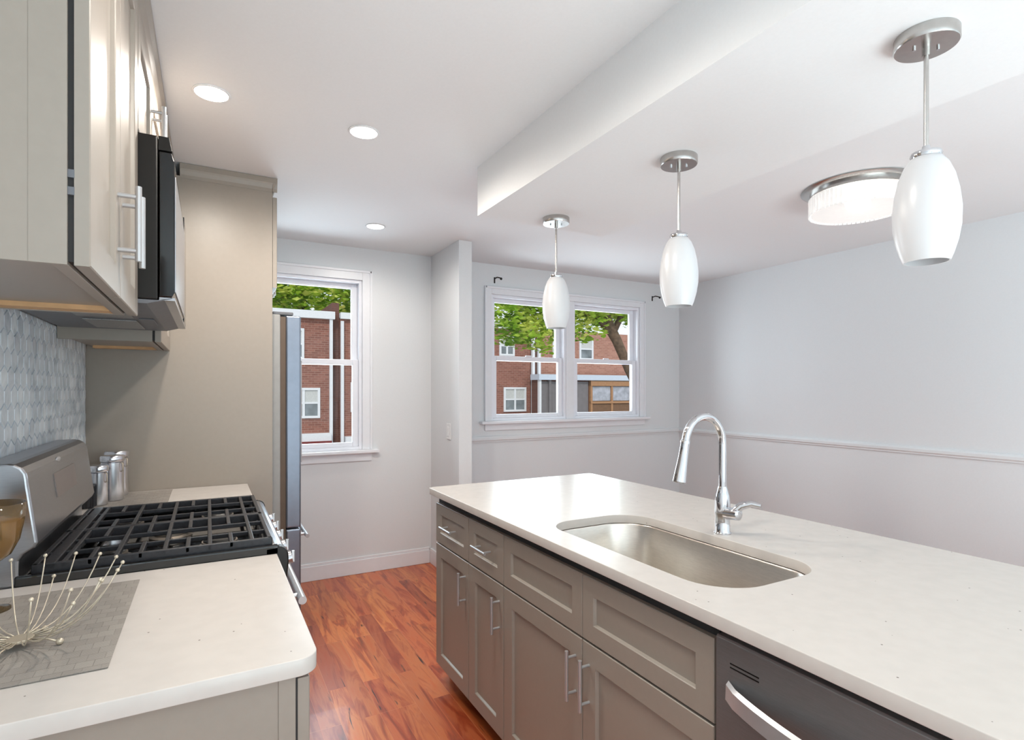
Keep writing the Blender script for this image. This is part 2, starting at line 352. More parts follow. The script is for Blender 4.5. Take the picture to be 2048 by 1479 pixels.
# ---- windows
def sash(b, x0, x1, z0, z1, y, st, rt, rb, th=.032):
    box(b, x0, x0+st, y, y+th, z0, z1); box(b, x1-st, x1, y, y+th, z0, z1)
    box(b, x0+st, x1-st, y, y+th, z0, z0+rb); box(b, x0+st, x1-st, y, y+th, z1-rt, z1)
def dh_window(parent, x0, x1, z0, z1, zm, st=.04):
    """double-hung unit: jamb frame, upper sash (outer), lower sash (inner)"""
    b = new(); j = .022
    sash(b, x0, x1, z0, z1, YB, j, j, j, .12)
    obj('window_frame', b, M['vinyl'], parent, bevel=.002)
    b = new(); sash(b, x0+j, x1-j, zm-.02, z1-j, YB+.062, st, .035, .035); u = obj('upper_sash', b, M['vinyl'], parent, bevel=.003)
    obj('pane', box(new(), x0+j+st-.004, x1-j-st+.004, YB+.076, YB+.08, zm+.01, z1-j-.031), M['glass'], u)
    b = new(); sash(b, x0+j, x1-j, z0+j, zm+.02, YB+.024, st, .04, .032); l = obj('lower_sash', b, M['vinyl'], parent, bevel=.003)
    obj('pane', box(new(), x0+j+st-.004, x1-j-st+.004, YB+.038, YB+.042, z0+j+.028, zm-.016), M['glass'], l)
    xm = (x0+x1)/2
    b = box(new(), xm-.03, xm+.03, YB+.012, YB+.03, zm+.018, zm+.03)
    obj('sash_lock', b, M['vinyl'], l, bevel=.003)
def casing(name_parent, x0, x1, z0, z1, w, ext, apron=.06):
    b = new(); y0, y1 = YB-.018, YB
    box(b, x0-w, x0, y0, y1, z0, z1+w); box(b, x1, x1+w, y0, y1, z0, z1+w); box(b, x0, x1, y0, y1, z1, z1+w)
    # back band
    box(b, x0-w-.004, x0-w+.014, y0-.008, y1, z0, z1+w+.004); box(b, x1+w-.014, x1+w+.004, y0-.008, y1, z0, z1+w+.004); box(b, x0-w, x1+w, y0-.008, y1, z1+w-.014, z1+w+.004)
    obj('casing', b, M['trim'], name_parent, bevel=.003)
    obj('window_stool', box(new(), x0-w-ext, x1+w+ext, YB-.055, YB+.024, z0-.026, z0), M['trim'], name_parent, bevel=.006)
    obj('apron', box(new(), x0-w, x1+w, YB-.014, YB, z0-.026-apron, z0-.026), M['trim'], name_parent, bevel=.003)
def winroot(name, x, z):
    o = bpy.data.objects.new(name, None); C.objects.link(o); o.location = (x, YB, z); ABS[o.name] = Vector((x, YB, z)); o['kind'] = 'structure'; return o
w1 = winroot('window_1', .56, W1[2]); dh_window(w1, W1[0], W1[1], W1[2], W1[3], 1.585, .042); casing(w1, W1[0], W1[1], W1[2], W1[3], .07, .05)
w2 = winroot('window_2', 2.9, W2[2])
xm = 2.9
dh_window(w2, W2[0], 2.865, W2[2], W2[3], 1.65, .045); dh_window(w2, 2.945, W2[1], W2[2], W2[3], 1.65, .045)
obj('mullion', box(new(), 2.865, 2.945, YB-.012, YB+.12, W2[2], W2[3]), M['trim'], w2, bevel=.002)
casing(w2, W2[0], W2[1], W2[2], W2[3], .06, .045, .055)
# switch plate on stub wall
t = thing('switch_plate', (1.565, 3.83, 1.07), 'white wall switch plate on the narrow stub wall', 'switch plate')
obj('plate', box(new(), 1.558, 1.565, 3.79, 3.865, 1.01, 1.13), M['plate'], t, bevel=.002)
obj('rocker', box(new(), 1.554, 1.558, 3.812, 3.843, 1.035, 1.105), M['plate'], t, bevel=.001)
# backsplash: elongated hexagon tiles standing on the wall
b = box(new(), XL+.0005, XL+.004, .98, 3.036, .9145, 1.60)
bs = thing('backsplash', (XL, 2.0, .914), 'pale grey marble picket tile backsplash on the left wall', 'backsplash')
obj('grout', b, M['grout'], bs)
b = new(); tw, th, tp = .058, .067, .017
i = 0; y = 1.0
row_h = th-tp
r_ = 0; z = .914-.04
while z < 1.60:
    off = (r_ % 2)*tw/2
    yy = .985+off
    while yy+tw/2 < 3.03:
        g_ = .0012; hw = tw/2-g_; h2 = th/2-g_; cy = yy; cz = z+th/2
        if cy-hw > .98 and cz-h2 > .91-.05:
            P = [(cy-hw, cz-h2+tp), (cy, cz-h2), (cy+hw, cz-h2+tp), (cy+hw, cz+h2-tp), (cy, cz+h2), (cy-hw, cz+h2-tp)]
            P = [(p, min(max(q, .915), 1.60)) for p, q in P]
            A = [b.verts.new((XL+.004, *p)) for p in P]; B = [b.verts.new((XL+.009, (p[0]-cy)*.94+cy, min(max((p[1]-cz)*.975+cz, .915), 1.60))) for p in P]
            b.faces.new(B)
            for k in range(6): b.faces.new((A[k], A[(k+1) % 6], B[(k+1) % 6], B[k]))
        yy += tw
    z += row_h; r_ += 1
obj('tiles', b, M['tile'], bs)

# ================================================================ CABINET PARTS
def shaker(name, parent, xf, s, y0, y1, z0, z1, rail_w=.057, th=.02, m=None, dep=.009, label=None):
    """framed door/drawer front; xf = x of its outer face, s = direction it faces (+1/-1 in x)"""
    b = new(); m = m or M['cab']
    def V(y, z, d): return b.verts.new((xf-s*d, y, z))
    def ring(iy, iz, d): return [V(y0+iy, z0+iz, d), V(y1-iy, z0+iz, d), V(y1-iy, z1-iz, d), V(y0+iy, z1-iz, d)]
    e = .0018
    loops = [ring(0, 0, th), ring(0, 0, e), ring(e, e, 0), ring(rail_w-.002, rail_w-.002, 0), ring(rail_w, rail_w, .002), ring(rail_w+.003, rail_w+.003, dep)]
    b.faces.new(loops[0])
    for A, B in zip(loops, loops[1:]):
        for k in range(4): b.faces.new((A[k], A[(k+1) % 4], B[(k+1) % 4], B[k]))
    b.faces.new(loops[-1])
    return tag(obj(name, b, m, parent), label)
def bar_handle(parent, xf, s, y, z, length, vertical=True, r=.0055, off=.032, label=None):
    b = new(); x = xf+s*off; h = length/2; q = h*.72
    if vertical:
        cyl(b, (x, y, z-h), (x, y, z+h), r, 14)
        for k in (-1, 1): cyl(b, (xf-s*.001, y, z+k*q), (x, y, z+k*q), r*.8, 10)
    else:
        cyl(b, (x, y-h, z), (x, y+h, z), r, 14)
        for k in (-1, 1): cyl(b, (xf-s*.001, y+k*q, z), (x, y+k*q, z), r*.8, 10)
    return obj('handle', b, M['handle'], parent, smooth=True, auto=True)

# ---- ISLAND
IX = .945            # outer face of the island fronts
IXB = 1.60           # back of cabinets
def carcass(b, xa, xb, y0, y1, z0, z1, open_top=True, t=.018):
    box(b, xa, xb, y0, y0+t, z0, z1); box(b, xa, xb, y1-t, y1, z0, z1); box(b, xb-t, xb, y0+t, y1-t, z0, z1); box(b, xa, xb-t, y0+t, y1-t, z0, z0+t)
    if not open_top: box(b, xa, xb-t, y0+t, y1-t, z1-t, z1)
def island_unit(y0, y1, label, fronts):
    r = thing('base_cabinet', (1.27, (y0+y1)/2, 0), label, 'cabinet')
    b = new(); carcass(b, IX+.022, IXB, y0, y1, .10, .872)
    box(b, IX+.022, IX+.036, y0+.018, y1-.018, .835, .872)
    obj('body', b, M['cab'], r, bevel=.001)
    obj('top_shadow_strip', box(new(), IX+.016, IX+.0215, y0, y1, .846, .872), M['cabdark'], r)  # dark strip standing in for the shade in the gap under the countertop
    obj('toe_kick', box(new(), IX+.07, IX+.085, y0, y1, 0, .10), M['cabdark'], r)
    fronts(r); return r
g_ = .0022
def u1(y0, y1):
    def f(r):
        d = shaker('drawer_front', r, IX, -1, y0+g_, y1-g_, .664, .846, .05); bar_handle(d, IX, -1, (y0+y1)/2, .757, .125, False)
        d = shaker('door', r, IX, -1, y0+g_, y1-g_, .092, .658, .06); bar_handle(d, IX, -1, y0+.035, .545, .135, True)
    return f
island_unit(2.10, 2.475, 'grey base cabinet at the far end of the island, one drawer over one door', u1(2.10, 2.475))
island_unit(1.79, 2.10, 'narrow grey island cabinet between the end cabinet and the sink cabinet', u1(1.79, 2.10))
def fs(r):
    y0, ym, y1 = .828, 1.305, 1.79
    shaker('drawer_front', r, IX, -1, ym+g_*.5, y1-g_, .664, .846, .052); shaker('drawer_front', r, IX, -1, y0+g_, ym-g_*.5, .664, .846, .052)
    d = shaker('door', r, IX, -1, ym+g_*.6, y1-g_, .092, .658, .062); bar_handle(d, IX, -1, ym+.033, .545, .145)
    d = shaker('door', r, IX, -1, y0+g_, ym-g_*.6, .092, .658, .062); bar_handle(d, IX, -1, ym-.033, .545, .145)
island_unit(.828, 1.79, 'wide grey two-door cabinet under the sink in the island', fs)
# dining-side panel and far end panel of island
ip = thing('island_cladding', (1.6, 1.3, 0), 'flat grey panelling along the dining side and near end of the island', 'panel')
obj('back_panel', box(new(), IXB+.002, IXB+.02, .19, 2.475, 0, .882), M['cab'], ip, bevel=.001)
obj('end_panel', box(new(), IX+.022, IXB, .19, .208, 0, .882), M['cab'], ip, bevel=.001)
# dishwasher
dw = thing('dishwasher', (1.25, .518, 0), 'stainless dishwasher with curved bar handle built into the island', 'dishwasher')
y0, y1 = .212, .822
obj('tub', box(new(), IX+.02, IXB-.02, y0+.004, y1-.004, .10, .868), M['greyplastic'], dw, bevel=.002)
obj('toe_kick', box(new(), IX+.06, IX+.07, y0, y1, .0, .10), M['cabdark'], dw)
# door with shallow pocket behind handle
pts = [(IX+.018, .105), (IX-.004, .105), (IX-.006, .60), (IX-.006, .70), (IX+.002, .745), (IX+.004, .775), (IX-.002, .80), (IX-.006, .815), (IX-.006, .846), (IX-.002, .85), (IX+.018, .85)]
pts = [(IX+.018, .105), (IX-.004, .105), (IX-.006, .12), (IX-.006, .858), (IX-.002, .862), (IX+.018, .862)]
obj('door', prism(new(), pts, 'y', y0+.003, y1-.003), M['dwsteel'], dw, bevel=.001)
b = new()
for k in (0, 1): box(b, IX-.0068, IX-.005, .715, .783, .806+.008*k, .8085+.008*k)
obj('vent', b, M['black'], dw)
b = new(); n = 18
prev = None
for k in range(n+1):        # bowed flat handle, ends meet the door
    f_ = k/n; yy = y0+.035+f_*(y1-y0-.07); bow = .045*math.sin(PI*f_)**.6 if 0 < f_ < 1 else 0
    x = IX-.006-bow; zc = .757-.006*math.sin(PI*f_)
    ring_ = [b.verts.new(v) for v in ((x, yy, zc+.021), (x-.008, yy, zc+.015), (x-.010, yy, zc-.015), (x-.002, yy, zc-.021), (x+.006, yy, zc-.012), (x+.006, yy, zc+.012))]
    if prev:
        for q in range(6): b.faces.new((prev[q], prev[(q+1) % 6], ring_[(q+1) % 6], ring_[q]))
    else: b.faces.new(ring_[::-1])
    prev = ring_
b.faces.new(prev)
tag(obj('handle', b, M['handle'], dw, smooth=True, auto=True), 'curved stainless towel-bar handle')
# countertop with sink cutout
sinkloop = rrect(1.02, 1.405, .865, 1.625, [.13, .10, .13, .10], 10)
tag(slab('island_countertop', rrect(.917, 1.868, .17, 2.505, .022, 6), [sinkloop], .884, .914, M['quartz']), 'large white quartz countertop on the island with a sink cutout', 'countertop')
# sink
sk = thing('sink', (1.21, 1.25, .69), 'undermount stainless steel sink bowl in the island countertop', 'sink')
b = new(); prev = None
def lp(ins, z, n=10):
    rr = [max(.02, q-ins) for q in (.13, .10, .13, .10)]
    return [b.verts.new((x, y, z)) for x, y in rrect(1.02+ins, 1.405-ins, .865+ins, 1.625-ins, rr, n)]
for ins, z in ((-.025, .8825), (.003, .8825), (.006, .878), (.008, .72), (.014, .70), (.03, .69), (.06, .686)):
    cur = lp(ins, z)
    if prev:
        L = len(cur)
        for k in range(L): b.faces.new((prev[k], prev[(k+1) % L], cur[(k+1) % L], cur[k]))
    prev = cur
b.faces.new(prev)
o = obj('bowl', b, M['steel_h'], sk, smooth=True, auto=True)
sm = o.modifiers.new('solid', 'SOLIDIFY'); sm.thickness = .0015; sm.offset = 0
b = lathe(new(), [(.055, .0), (.055, .004), (.045, .004), (.038, -.002), (.0, -.002)], (1.21, 1.40, .6885), 28)
obj('drain', b, M['chrome'], sk, smooth=True, auto=True)
# faucet
FX, FY = 1.455, 1.243
fc = thing('faucet', (FX, FY, .914), 'chrome pull-down faucet with tall arched spout behind the sink', 'faucet')
b = lathe(new(), [(0, 0), (.027, 0), (.027, .004), (.0235, .008), (.0225, .06), (.0245, .066), (.0245, .07), (.024, .10), (.0215, .125), (.016, .145), (.0125, .152), (0, .152)], (FX, FY, .914), 32)
obj('body', b, M['chrome'], fc, smooth=True, auto=True)
pts = [(FX, FY, 1.06), (FX, FY, 1.12), (FX, FY, 1.20)]
R_ = .083
for k in range(1, 17):
    a = PI*k/16*.93
    pts.append((FX-R_+R_*math.cos(a), FY, 1.20+R_*math.sin(a)*1.12))
tip = Vector(pts[-1]); dr = (Vector(pts[-1])-Vector(pts[-2])).normalized()
obj('spout', tube(new(), pts, .0125, 16), M['chrome'], fc, smooth=True, auto=True)
b = new(); q = [tip-dr*.004, tip+dr*.006, tip+dr*.008, tip+dr*.045, tip+dr*.105, tip+dr*.135, tip+dr*.137]
dr2 = Vector((-.22, 0, -1)).normalized()
q = [tip, tip+dr2*.006, tip+dr2*.012, tip+dr2*.05, tip+dr2*.10, tip+dr2*.128, tip+dr2*.131]
tube(b, q, [.0135, .0155, .0145, .0155, .0195, .0215, .019], 20)
obj('spray_head', b, M['chrome'], fc, smooth=True, auto=True)
b = new(); tube(b, [(FX, FY-.015, .982), (FX, FY-.045, .984), (FX, FY-.062, .985), (FX, FY-.066, .985)], [.0195, .0185, .0175, .012], 20)
h = obj('handle_hub', b, M['chrome'], fc, smooth=True, auto=True)
b = new(); tube(b, [(FX-.002, FY-.045, .99), (FX+.012, FY-.062, 1.012), (FX+.028, FY-.088, 1.022), (FX+.04, FY-.112, 1.018)], [.0135, .013, .0105, .007], 14)
obj('lever', b, M['chrome'], h, smooth=True, auto=True)

# ================================================================ LEFT SIDE: near base cabinet, range, far base cabinet
LX = .158
def left_unit(y0, y1, label, near_end=False):
    r = thing('base_cabinet', (-.16, (y0+y1)/2, 0), label, 'cabinet')
    b = new(); box(b, XL+.002, LX-.024, y0, y1, .10, .884); obj('body', b, M['cab'], r, bevel=.0015)
    if near_end:
        obj('face_frame_stile', box(new(), LX-.052, LX-.024, y0-.002, y0, .10, .884), M['cab'], r, bevel=.0008)
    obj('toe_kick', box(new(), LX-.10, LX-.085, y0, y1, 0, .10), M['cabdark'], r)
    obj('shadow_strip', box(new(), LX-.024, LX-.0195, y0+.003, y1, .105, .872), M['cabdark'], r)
    d = shaker('drawer_front', r, LX, 1, y0+.002, y1-g_, .664, .868, .05); bar_handle(d, LX, 1, (y0+y1)/2, .757, .125, False)
    d = shaker('door', r, LX, 1, y0+.002, y1-g_, .092, .658, .06); bar_handle(d, LX, 1, y1-.035, .545, .135, True)
    return r
left_unit(1.035, 1.692, 'grey base cabinet at the left foreground under the speckled counter', True)
left_unit(2.464, 3.036, 'grey base cabinet between the range and the tall fridge panel')
tag(slab('near_countertop', rrect(XL+.002, .170, 1.008, 1.694, [.004, .002, .002, .035], 8), [], .884, .914, M['quartz']), 'cream speckled countertop in the left foreground before the range', 'countertop')
tag(slab('far_countertop', rrect(XL+.01, .170, 2.464, 3.036, .004, 4), [], .884, .914, M['quartz']), 'short cream countertop between the range and the tall panel', 'countertop')
# ---- range
RY0, RY1 = 1.70, 2.455
rg = thing('gas_range', (-.14, 2.16, 0), 'stainless gas range with black cast-iron grates and a rounded back console', 'range')
obj('body', box(new(), XL+.01, .165, RY0+.002, RY1-.002, .02, .885), M['blackplastic'], rg, bevel=.002)
RX1 = .178
# cooktop: black enamel pan with raised rim
b = new(); box(b, -.40, RX1, RY0-.004, RY1+.004, .886, .908)
box(b, -.40, RX1, RY0-.004, RY0+.010, .908, .938); box(b, -.40, RX1, RY1-.010, RY1+.004, .908, .934)
box(b, -.40, -.385, RY0+.01, RY1-.01, .908, .926)
obj('cooktop', b, M['enamel'], rg, bevel=.006, seg=3)
# front rail, rounded stainless
pts = [(RX1-.035, .93)] + [(RX1-.01+.03*math.cos(a), .905+.027*math.sin(a)) for a in [math.radians(x) for x in (90, 70, 50, 30, 10, 0)]] + [(RX1+.021, .885), (RX1+.012, .80), (RX1-.012, .80), (RX1-.035, .86)]
obj('control_rail', prism(new(), pts, 'y', RY0+.034, RY1-.012), M['steel'], rg, bevel=.002)
pts2 = [(x+(.003 if x > RX1-.02 else -.003), z+.001) for x, z in pts]
for (ya, yb) in ((RY0-.004, RY0+.034), (RY1-.012, RY1+.004)):
    obj('end_cap', prism(new(), pts2, 'y', ya, yb), M['blackplastic'], rg, bevel=.004)
for k in range(5):
    yk = 1.81+.145*k
    b = new(); cyl(b, (RX1+.016, yk, .862), (RX1+.045, yk, .868), .021, 24, .019); o = obj('knob', b, M['steel'], rg, smooth=True, auto=True)
    obj('knob_grip', box(new(), RX1+.044, RX1+.054, yk-.004, yk+.004, .850, .886), M['handle'], o, bevel=.002)
d = obj('oven_door', box(new(), .165, .192, RY0+.006, RY1-.006, .16, .79), M['steel'], rg, bevel=.004)
obj('oven_glass', box(new(), .192, .194, RY0+.10, RY1-.10, .30, .66), M['black'], d, bevel=.0005)
b = new(); cyl(b, (.245, RY0+.04, .752), (.245, RY1-.04, .752), .012, 16)
for yk in (RY0+.09, RY1-.09): cyl(b, (.191, yk, .752), (.245, yk, .752), .009, 12)
obj('oven_handle', b, M['handle'], d, smooth=True, auto=True)
obj('storage_drawer', box(new(), .165, .19, RY0+.006, RY1-.006, .04, .15), M['steel'], rg, bevel=.003)
# backguard
pts = [(XL+.012, .90), (-.392, .90), (-.392, .972), (-.384, .985), (-.362, 1.0), (-.357, 1.012), (-.3745, 1.15)]
for a in (0, 20, 45, 70, 90): pts.append((-.412+.036*math.cos(math.radians(a)), 1.166+.037*math.sin(math.radians(a))))
pts += [(XL+.012, 1.203)]
bgd = obj('backguard', prism(new(), pts, 'y', RY0+.002, RY1-.002), M['steel'], rg, bevel=.006, seg=3)
# display and badge follow the sloping face
def on_face(z): return -.357-(z-1.012)*(.0175/.138)
b = new()
ya, yb = 1.94, 2.20
V = [(on_face(1.08)+.002, ya, 1.08), (on_face(1.08)+.002, yb, 1.08), (on_face(1.146)+.002, yb, 1.146), (on_face(1.146)+.002, ya, 1.146)]
A = [b.verts.new(v) for v in V]; B = [b.verts.new((v[0]-.004, v[1], v[2])) for v in V]
b.faces.new(A); b.faces.new(B[::-1])
for k in range(4): b.faces.new((A[k], A[(k+1) % 4], B[(k+1) % 4], B[k]))
tag(obj('display', b, M['display'], bgd), 'brownish rectangular display panel')
obj('badge', ball(new(), (-.3785, 2.02, 1.178), 1, 20, 10, (.004, .026, .008)), M['handle'], bgd, smooth=True)
# black grille in the near side of the backguard
obj('side_vent', prism(new(), [(-.465, 1.02), (-.418, 1.02), (-.425, 1.11), (-.435, 1.125), (-.465, 1.125)], 'y', RY0+.0, RY0+.004), M['black'], bgd)
# burners
for (bx, by, br) in ((-.235, 1.88, .032), (.03, 1.88, .042), (-.105, 2.08, .04), (-.235, 2.27, .036), (.03, 2.27, .045)):
    b = lathe(new(), [(0, 0), (br+.02, 0), (br+.02, .004), (br+.006, .008), (br+.006, .018), (0, .018)], (bx, by, .908), 28); o = obj('burner', b, M['alu'], rg, smooth=True, auto=True)
    obj('burner_cap', lathe(new(), [(0, 0), (br, 0), (br+.002, .003), (br-.003, .008), (0, .009)], (bx, by, .9265), 28), M['burner'], o, smooth=True, auto=True)
# grates: three sections
def grate(ya, yb):
    b = new(); x0, x1 = -.372, .160; zt, zb = .957, .942; w = .0065
    for yy in (ya+w, yb-w): box(b, x0, x1, yy-w, yy+w, zb-.010, zt)
    for xx in (x0+w, x1-w): box(b, xx-w, xx+w, ya, yb, zb-.008, zt)
    box(b, -.352, -.326, ya, yb, zb, zt+.001)
    for k in range(9):
        xx = -.3115+.0525*k
        if k % 2 == 0: box(b, xx-.0055, xx+.0055, ya, yb, zb, zt-.0005)
        else:
            box(b, xx-.0055, xx+.0055, ya, ya+(yb-ya)*.33, zb, zt+.0005); box(b, xx-.0055, xx+.0055, yb-(yb-ya)*.33, yb, zb, zt+.0005)
    for f_ in (.33, .67): box(b, x0, x1, ya+(yb-ya)*f_-.004, ya+(yb-ya)*f_+.004, zb, zt-.002)
    for xx in (x0+.012, x1-.012):
        for yy in (ya+.012, yb-.012): box(b, xx-.008, xx+.008, yy-.008, yy+.008, .909, .935)
    return obj('grate', b, M['iron'], rg, bevel=.0022)
L_ = (RY1-RY0-.024)/2
for k in range(2): grate(RY0+.012+k*L_+.001, RY0+.012+(k+1)*L_-.001)

# ---- tall fridge end panel
tp = thing('tall_panel', (-.09, 3.048, 0), 'tall greige end panel with crown moulding that hides the side of the refrigerator', 'panel')
obj('panel', box(new(), XL+.001, .284, 3.04, 3.06, 0, 2.385), M['cab'], tp, bevel=.001)
cr = [(.285, 2.375), (.289, 2.375), (.291, 2.392), (.299, 2.410), (.306, 2.418), (.306, 2.443), (.285, 2.443)]
b = prism(new(), [(y, z) for y, z in ((3.04, 2.375), (3.038, 2.375), (3.037, 2.392), (3.032, 2.410), (3.028, 2.418), (3.028, 2.443), (3.04, 2.443))], 'x', XL+.36, .306)
prism(b, cr, 'y', 3.029, 3.98); obj('crown', b, M['cab'], tp)
# ---- refrigerator
fr_ = thing('refrigerator', (-.03, 3.53, 0), 'stainless refrigerator behind the tall panel with its doors standing proud', 'refrigerator')
FY0, FY1 = 3.075, 3.985
obj('body', box(new(), XL+.02, .325, FY0, FY1, .02, 1.765), M['fridge_side'], fr_, bevel=.004)
obj('gasket', box(new(), .325, .352, FY0+.012, FY1-.012, .06, 1.755), M['gasket'], fr_)
ym_ = (FY0+FY1)/2
for ya, yb, hy in ((FY0, ym_-.002, ym_-.045), (ym_+.002, FY1, ym_+.045)):
    o = obj('door', box(new(), .352, .425, ya, yb, .66, 1.762), M['fridge'], fr_, bevel=.008, seg=3)
    b = new(); cyl(b, (.475, hy, .95), (.475, hy, 1.55), .011, 14)
    for zz in (1.0, 1.5): cyl(b, (.424, hy, zz), (.475, hy, zz), .008, 10)
    obj('handle', b, M['handle'], o, smooth=True, auto=True)
o = obj('freezer_drawer', box(new(), .352, .425, FY0, FY1, .06, .652), M['fridge'], fr_, bevel=.008, seg=3)
b = new(); cyl(b, (.475, FY0+.12, .58), (.475, FY1-.12, .58), .011, 14)
for yy in (FY0+.18, FY1-.18): cyl(b, (.424, yy, .58), (.475, yy, .58), .008, 10)
obj('handle', b, M['handle'], o, smooth=True, auto=True)
obj('hinge_cover', box(new(), .29, .39, FY0+.02, FY0+.10, 1.766, 1.782), M['greyplastic'], fr_, bevel=.004)

# ---- upper cabinets
UX = -.157
def upper(name, y0, y1, z0, z1, splits, label, handles, wood=True, hz=None):
    r = thing(name, (-.32, (y0+y1)/2, z0), label, 'cabinet')
    b = new(); x0, x1 = XL+.0105, UX-.028; t_ = .016
    box(b, x0, x1, y0, y0+t_, z0, z1); box(b, x0, x1, y1-t_, y1, z0, z1); box(b, x0, x0+t_, y0+t_, y1-t_, z0+.016, z1)
    box(b, x1-.02, x1, y0+t_, y1-t_, z0, z0+.035); box(b, x0+t_, x1-.02, y0+t_, y1-t_, z0+.012, z0+.024); box(b, x0, x1, y0, y1, z1-t_, z1)
    obj('body', b, M['cab'], r, bevel=.001)
    if wood:
        obj('mounting_strip', box(new(), x0+.03, x1-.022, y1-t_-.055, y1-t_-.002, z0+.001, z0+.012), M['wood'], r)
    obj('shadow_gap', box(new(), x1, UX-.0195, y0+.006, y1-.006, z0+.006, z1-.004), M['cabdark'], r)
    for k, (ya, yb) in enumerate(zip(splits, splits[1:])):
        d = shaker('door', r, UX, 1, ya+g_*.6, yb-g_*.6, z0, z1-.003, .06 if yb-ya > .25 else .05)
        if handles and handles[k] is not None: bar_handle(d, UX, 1, handles[k], (hz or z0+.145), .15, True, .006, .034)
    return r
UB = 1.5625
c1 = upper('upper_cabinet', 1.045, 1.688, UB, 2.365, (1.045, 1.37, 1.688), 'large greige upper cabinet at the left edge nearest the camera', (1.335, 1.405))
b = new()
for zz in (1.668, 1.694): box(b, UX-.0285, UX-.0195, 1.046, 1.052, zz, zz+.012)
obj('hinge', b, M['greyplastic'], c1)
obj('face_frame_stile', box(new(), UX-.028-.045, UX-.028, 1.0438, 1.045, UB, 2.365), M['cab'], c1, bevel=.0004)
upper('upper_cabinet', 1.70, 2.47, 2.045, 2.365, (1.70, 2.085, 2.47), 'short greige upper cabinet above the microwave', (2.055, 2.115), wood=False, hz=2.19)
upper('upper_cabinet', 2.48, 3.036, UB-.005, 2.365, (2.48, 3.036), 'greige upper cabinet between the microwave and the tall panel', (2.52,))
b = prism(new(), [(UX-.021, 2.366), (UX-.002, 2.366), (UX+.0, 2.386), (UX+.009, 2.408), (UX+.018, 2.418), (UX+.018, 2.443), (UX-.021, 2.443)], 'y', 1.045, 3.03)
prism(b, [(1.066, 2.366), (1.043, 2.366), (1.041, 2.386), (1.032, 2.408), (1.024, 2.418), (1.024, 2.443), (1.066, 2.443)], 'x', XL+.001, UX+.018)
tag(obj('crown_moulding', b, M['cab']), 'greige crown moulding running along the top of the left wall cabinets', 'moulding')
# over-fridge cabinet
r = thing('fridge_top_cabinet', (-.09, 3.52, 1.88), 'greige cabinet above the refrigerator, its door edge seen past the panel', 'cabinet')
obj('body', box(new(), XL+.001, .282, 3.062, 3.98, 1.88, 2.363), M['cab'], r, bevel=.001)
for ya, yb, hy in ((3.045, 3.515, 3.48), (3.519, 3.98, 3.555)):
    d = shaker('door', r, .306, 1, ya+.002, yb-.002, 1.895, 2.352); bar_handle(d, .306, 1, hy, 1.99, .13)

# ---- microwave
mw = thing('microwave', (-.28, 2.135, 1.60), 'over-the-range microwave with black side and stainless front', 'microwave')
MX = -.078; mz0, mz1 = 1.61, 2.035; my0, my1 = 1.70, 2.465
obj('body', box(new(), XL+.012, MX-.037, my0, my1, mz0, mz1), M['blackplastic'], mw, bevel=.004)
d = obj('door', prism(new(), [(MX-.034, mz0+.008), (MX-.006, mz0+.008), (MX, mz0+.02), (MX, mz1-.06), (MX-.006, mz1-.04), (MX-.034, mz1-.04)], 'y', my0+.001, my1-.16), M['black'], mw, bevel=.002)
obj('door_face', box(new(), MX, MX+.003, my0+.004, my1-.164, mz0+.022, mz1-.10), M['steel'], d, bevel=.0008)
obj('control_panel', box(new(), MX-.034, MX+.002, my1-.158, my1-.001, mz0+.008, mz1-.04), M['black'], mw, bevel=.002)
obj('vent_grille', prism(new(), [(MX-.036, mz1-.036), (MX-.005, mz1-.036), (MX-.012, mz1), (MX-.036, mz1)], 'y', my0+.001, my1-.001), M['blackplastic'], mw, bevel=.001)
# underside: grey pan with angled front lip, two filters and lamp lens
b = prism(new(), [(XL+.02, mz0-.001), (XL+.02, mz0-.012), (-.14, mz0-.012), (MX-.004, mz0+.004), (MX-.004, mz0+.0075), (MX-.037, mz0-.001)], 'y', my0+.002, my1-.002)
ub = obj('bottom_pan', b, M['greyplastic'], mw, bevel=.001)
for ya, yb in ((my0+.08, my0+.34), (my1-.34, my1-.08)):
    obj('grease_filter', box(new(), -.34, -.20, ya, yb, mz0-.016, mz0-.0125), M['mesh'], ub, bevel=.001)
obj('cooktop_lamp', box(new(), -.19, -.15, 2.06, 2.21, mz0-.016, mz0-.0125), M['greyplastic'], ub, bevel=.001)
tag(obj('front_strip', box(new(), MX-.034, MX+.001, my0+.002, my1-.002, mz0-.001, mz0+.0065), M['steel'], mw), 'thin stainless strip below the door')

# ================================================================ ITEMS ON THE LEFT COUNTERS
def placemat(x0, x1, y0, y1, label):
    return tag(obj('placemat', box(new(), x0, x1, y0, y1, .9145, .9165), M['mat'], bevel=.0006), label, 'placemat', 'woven grey placemats')
placemat(-.452, -.146, 1.128, 1.615, 'grey woven placemat under the wire bowl in the left foreground')
placemat(-.452, -.146, 2.66, 3.005, 'grey woven placemat under the canisters beyond the range')
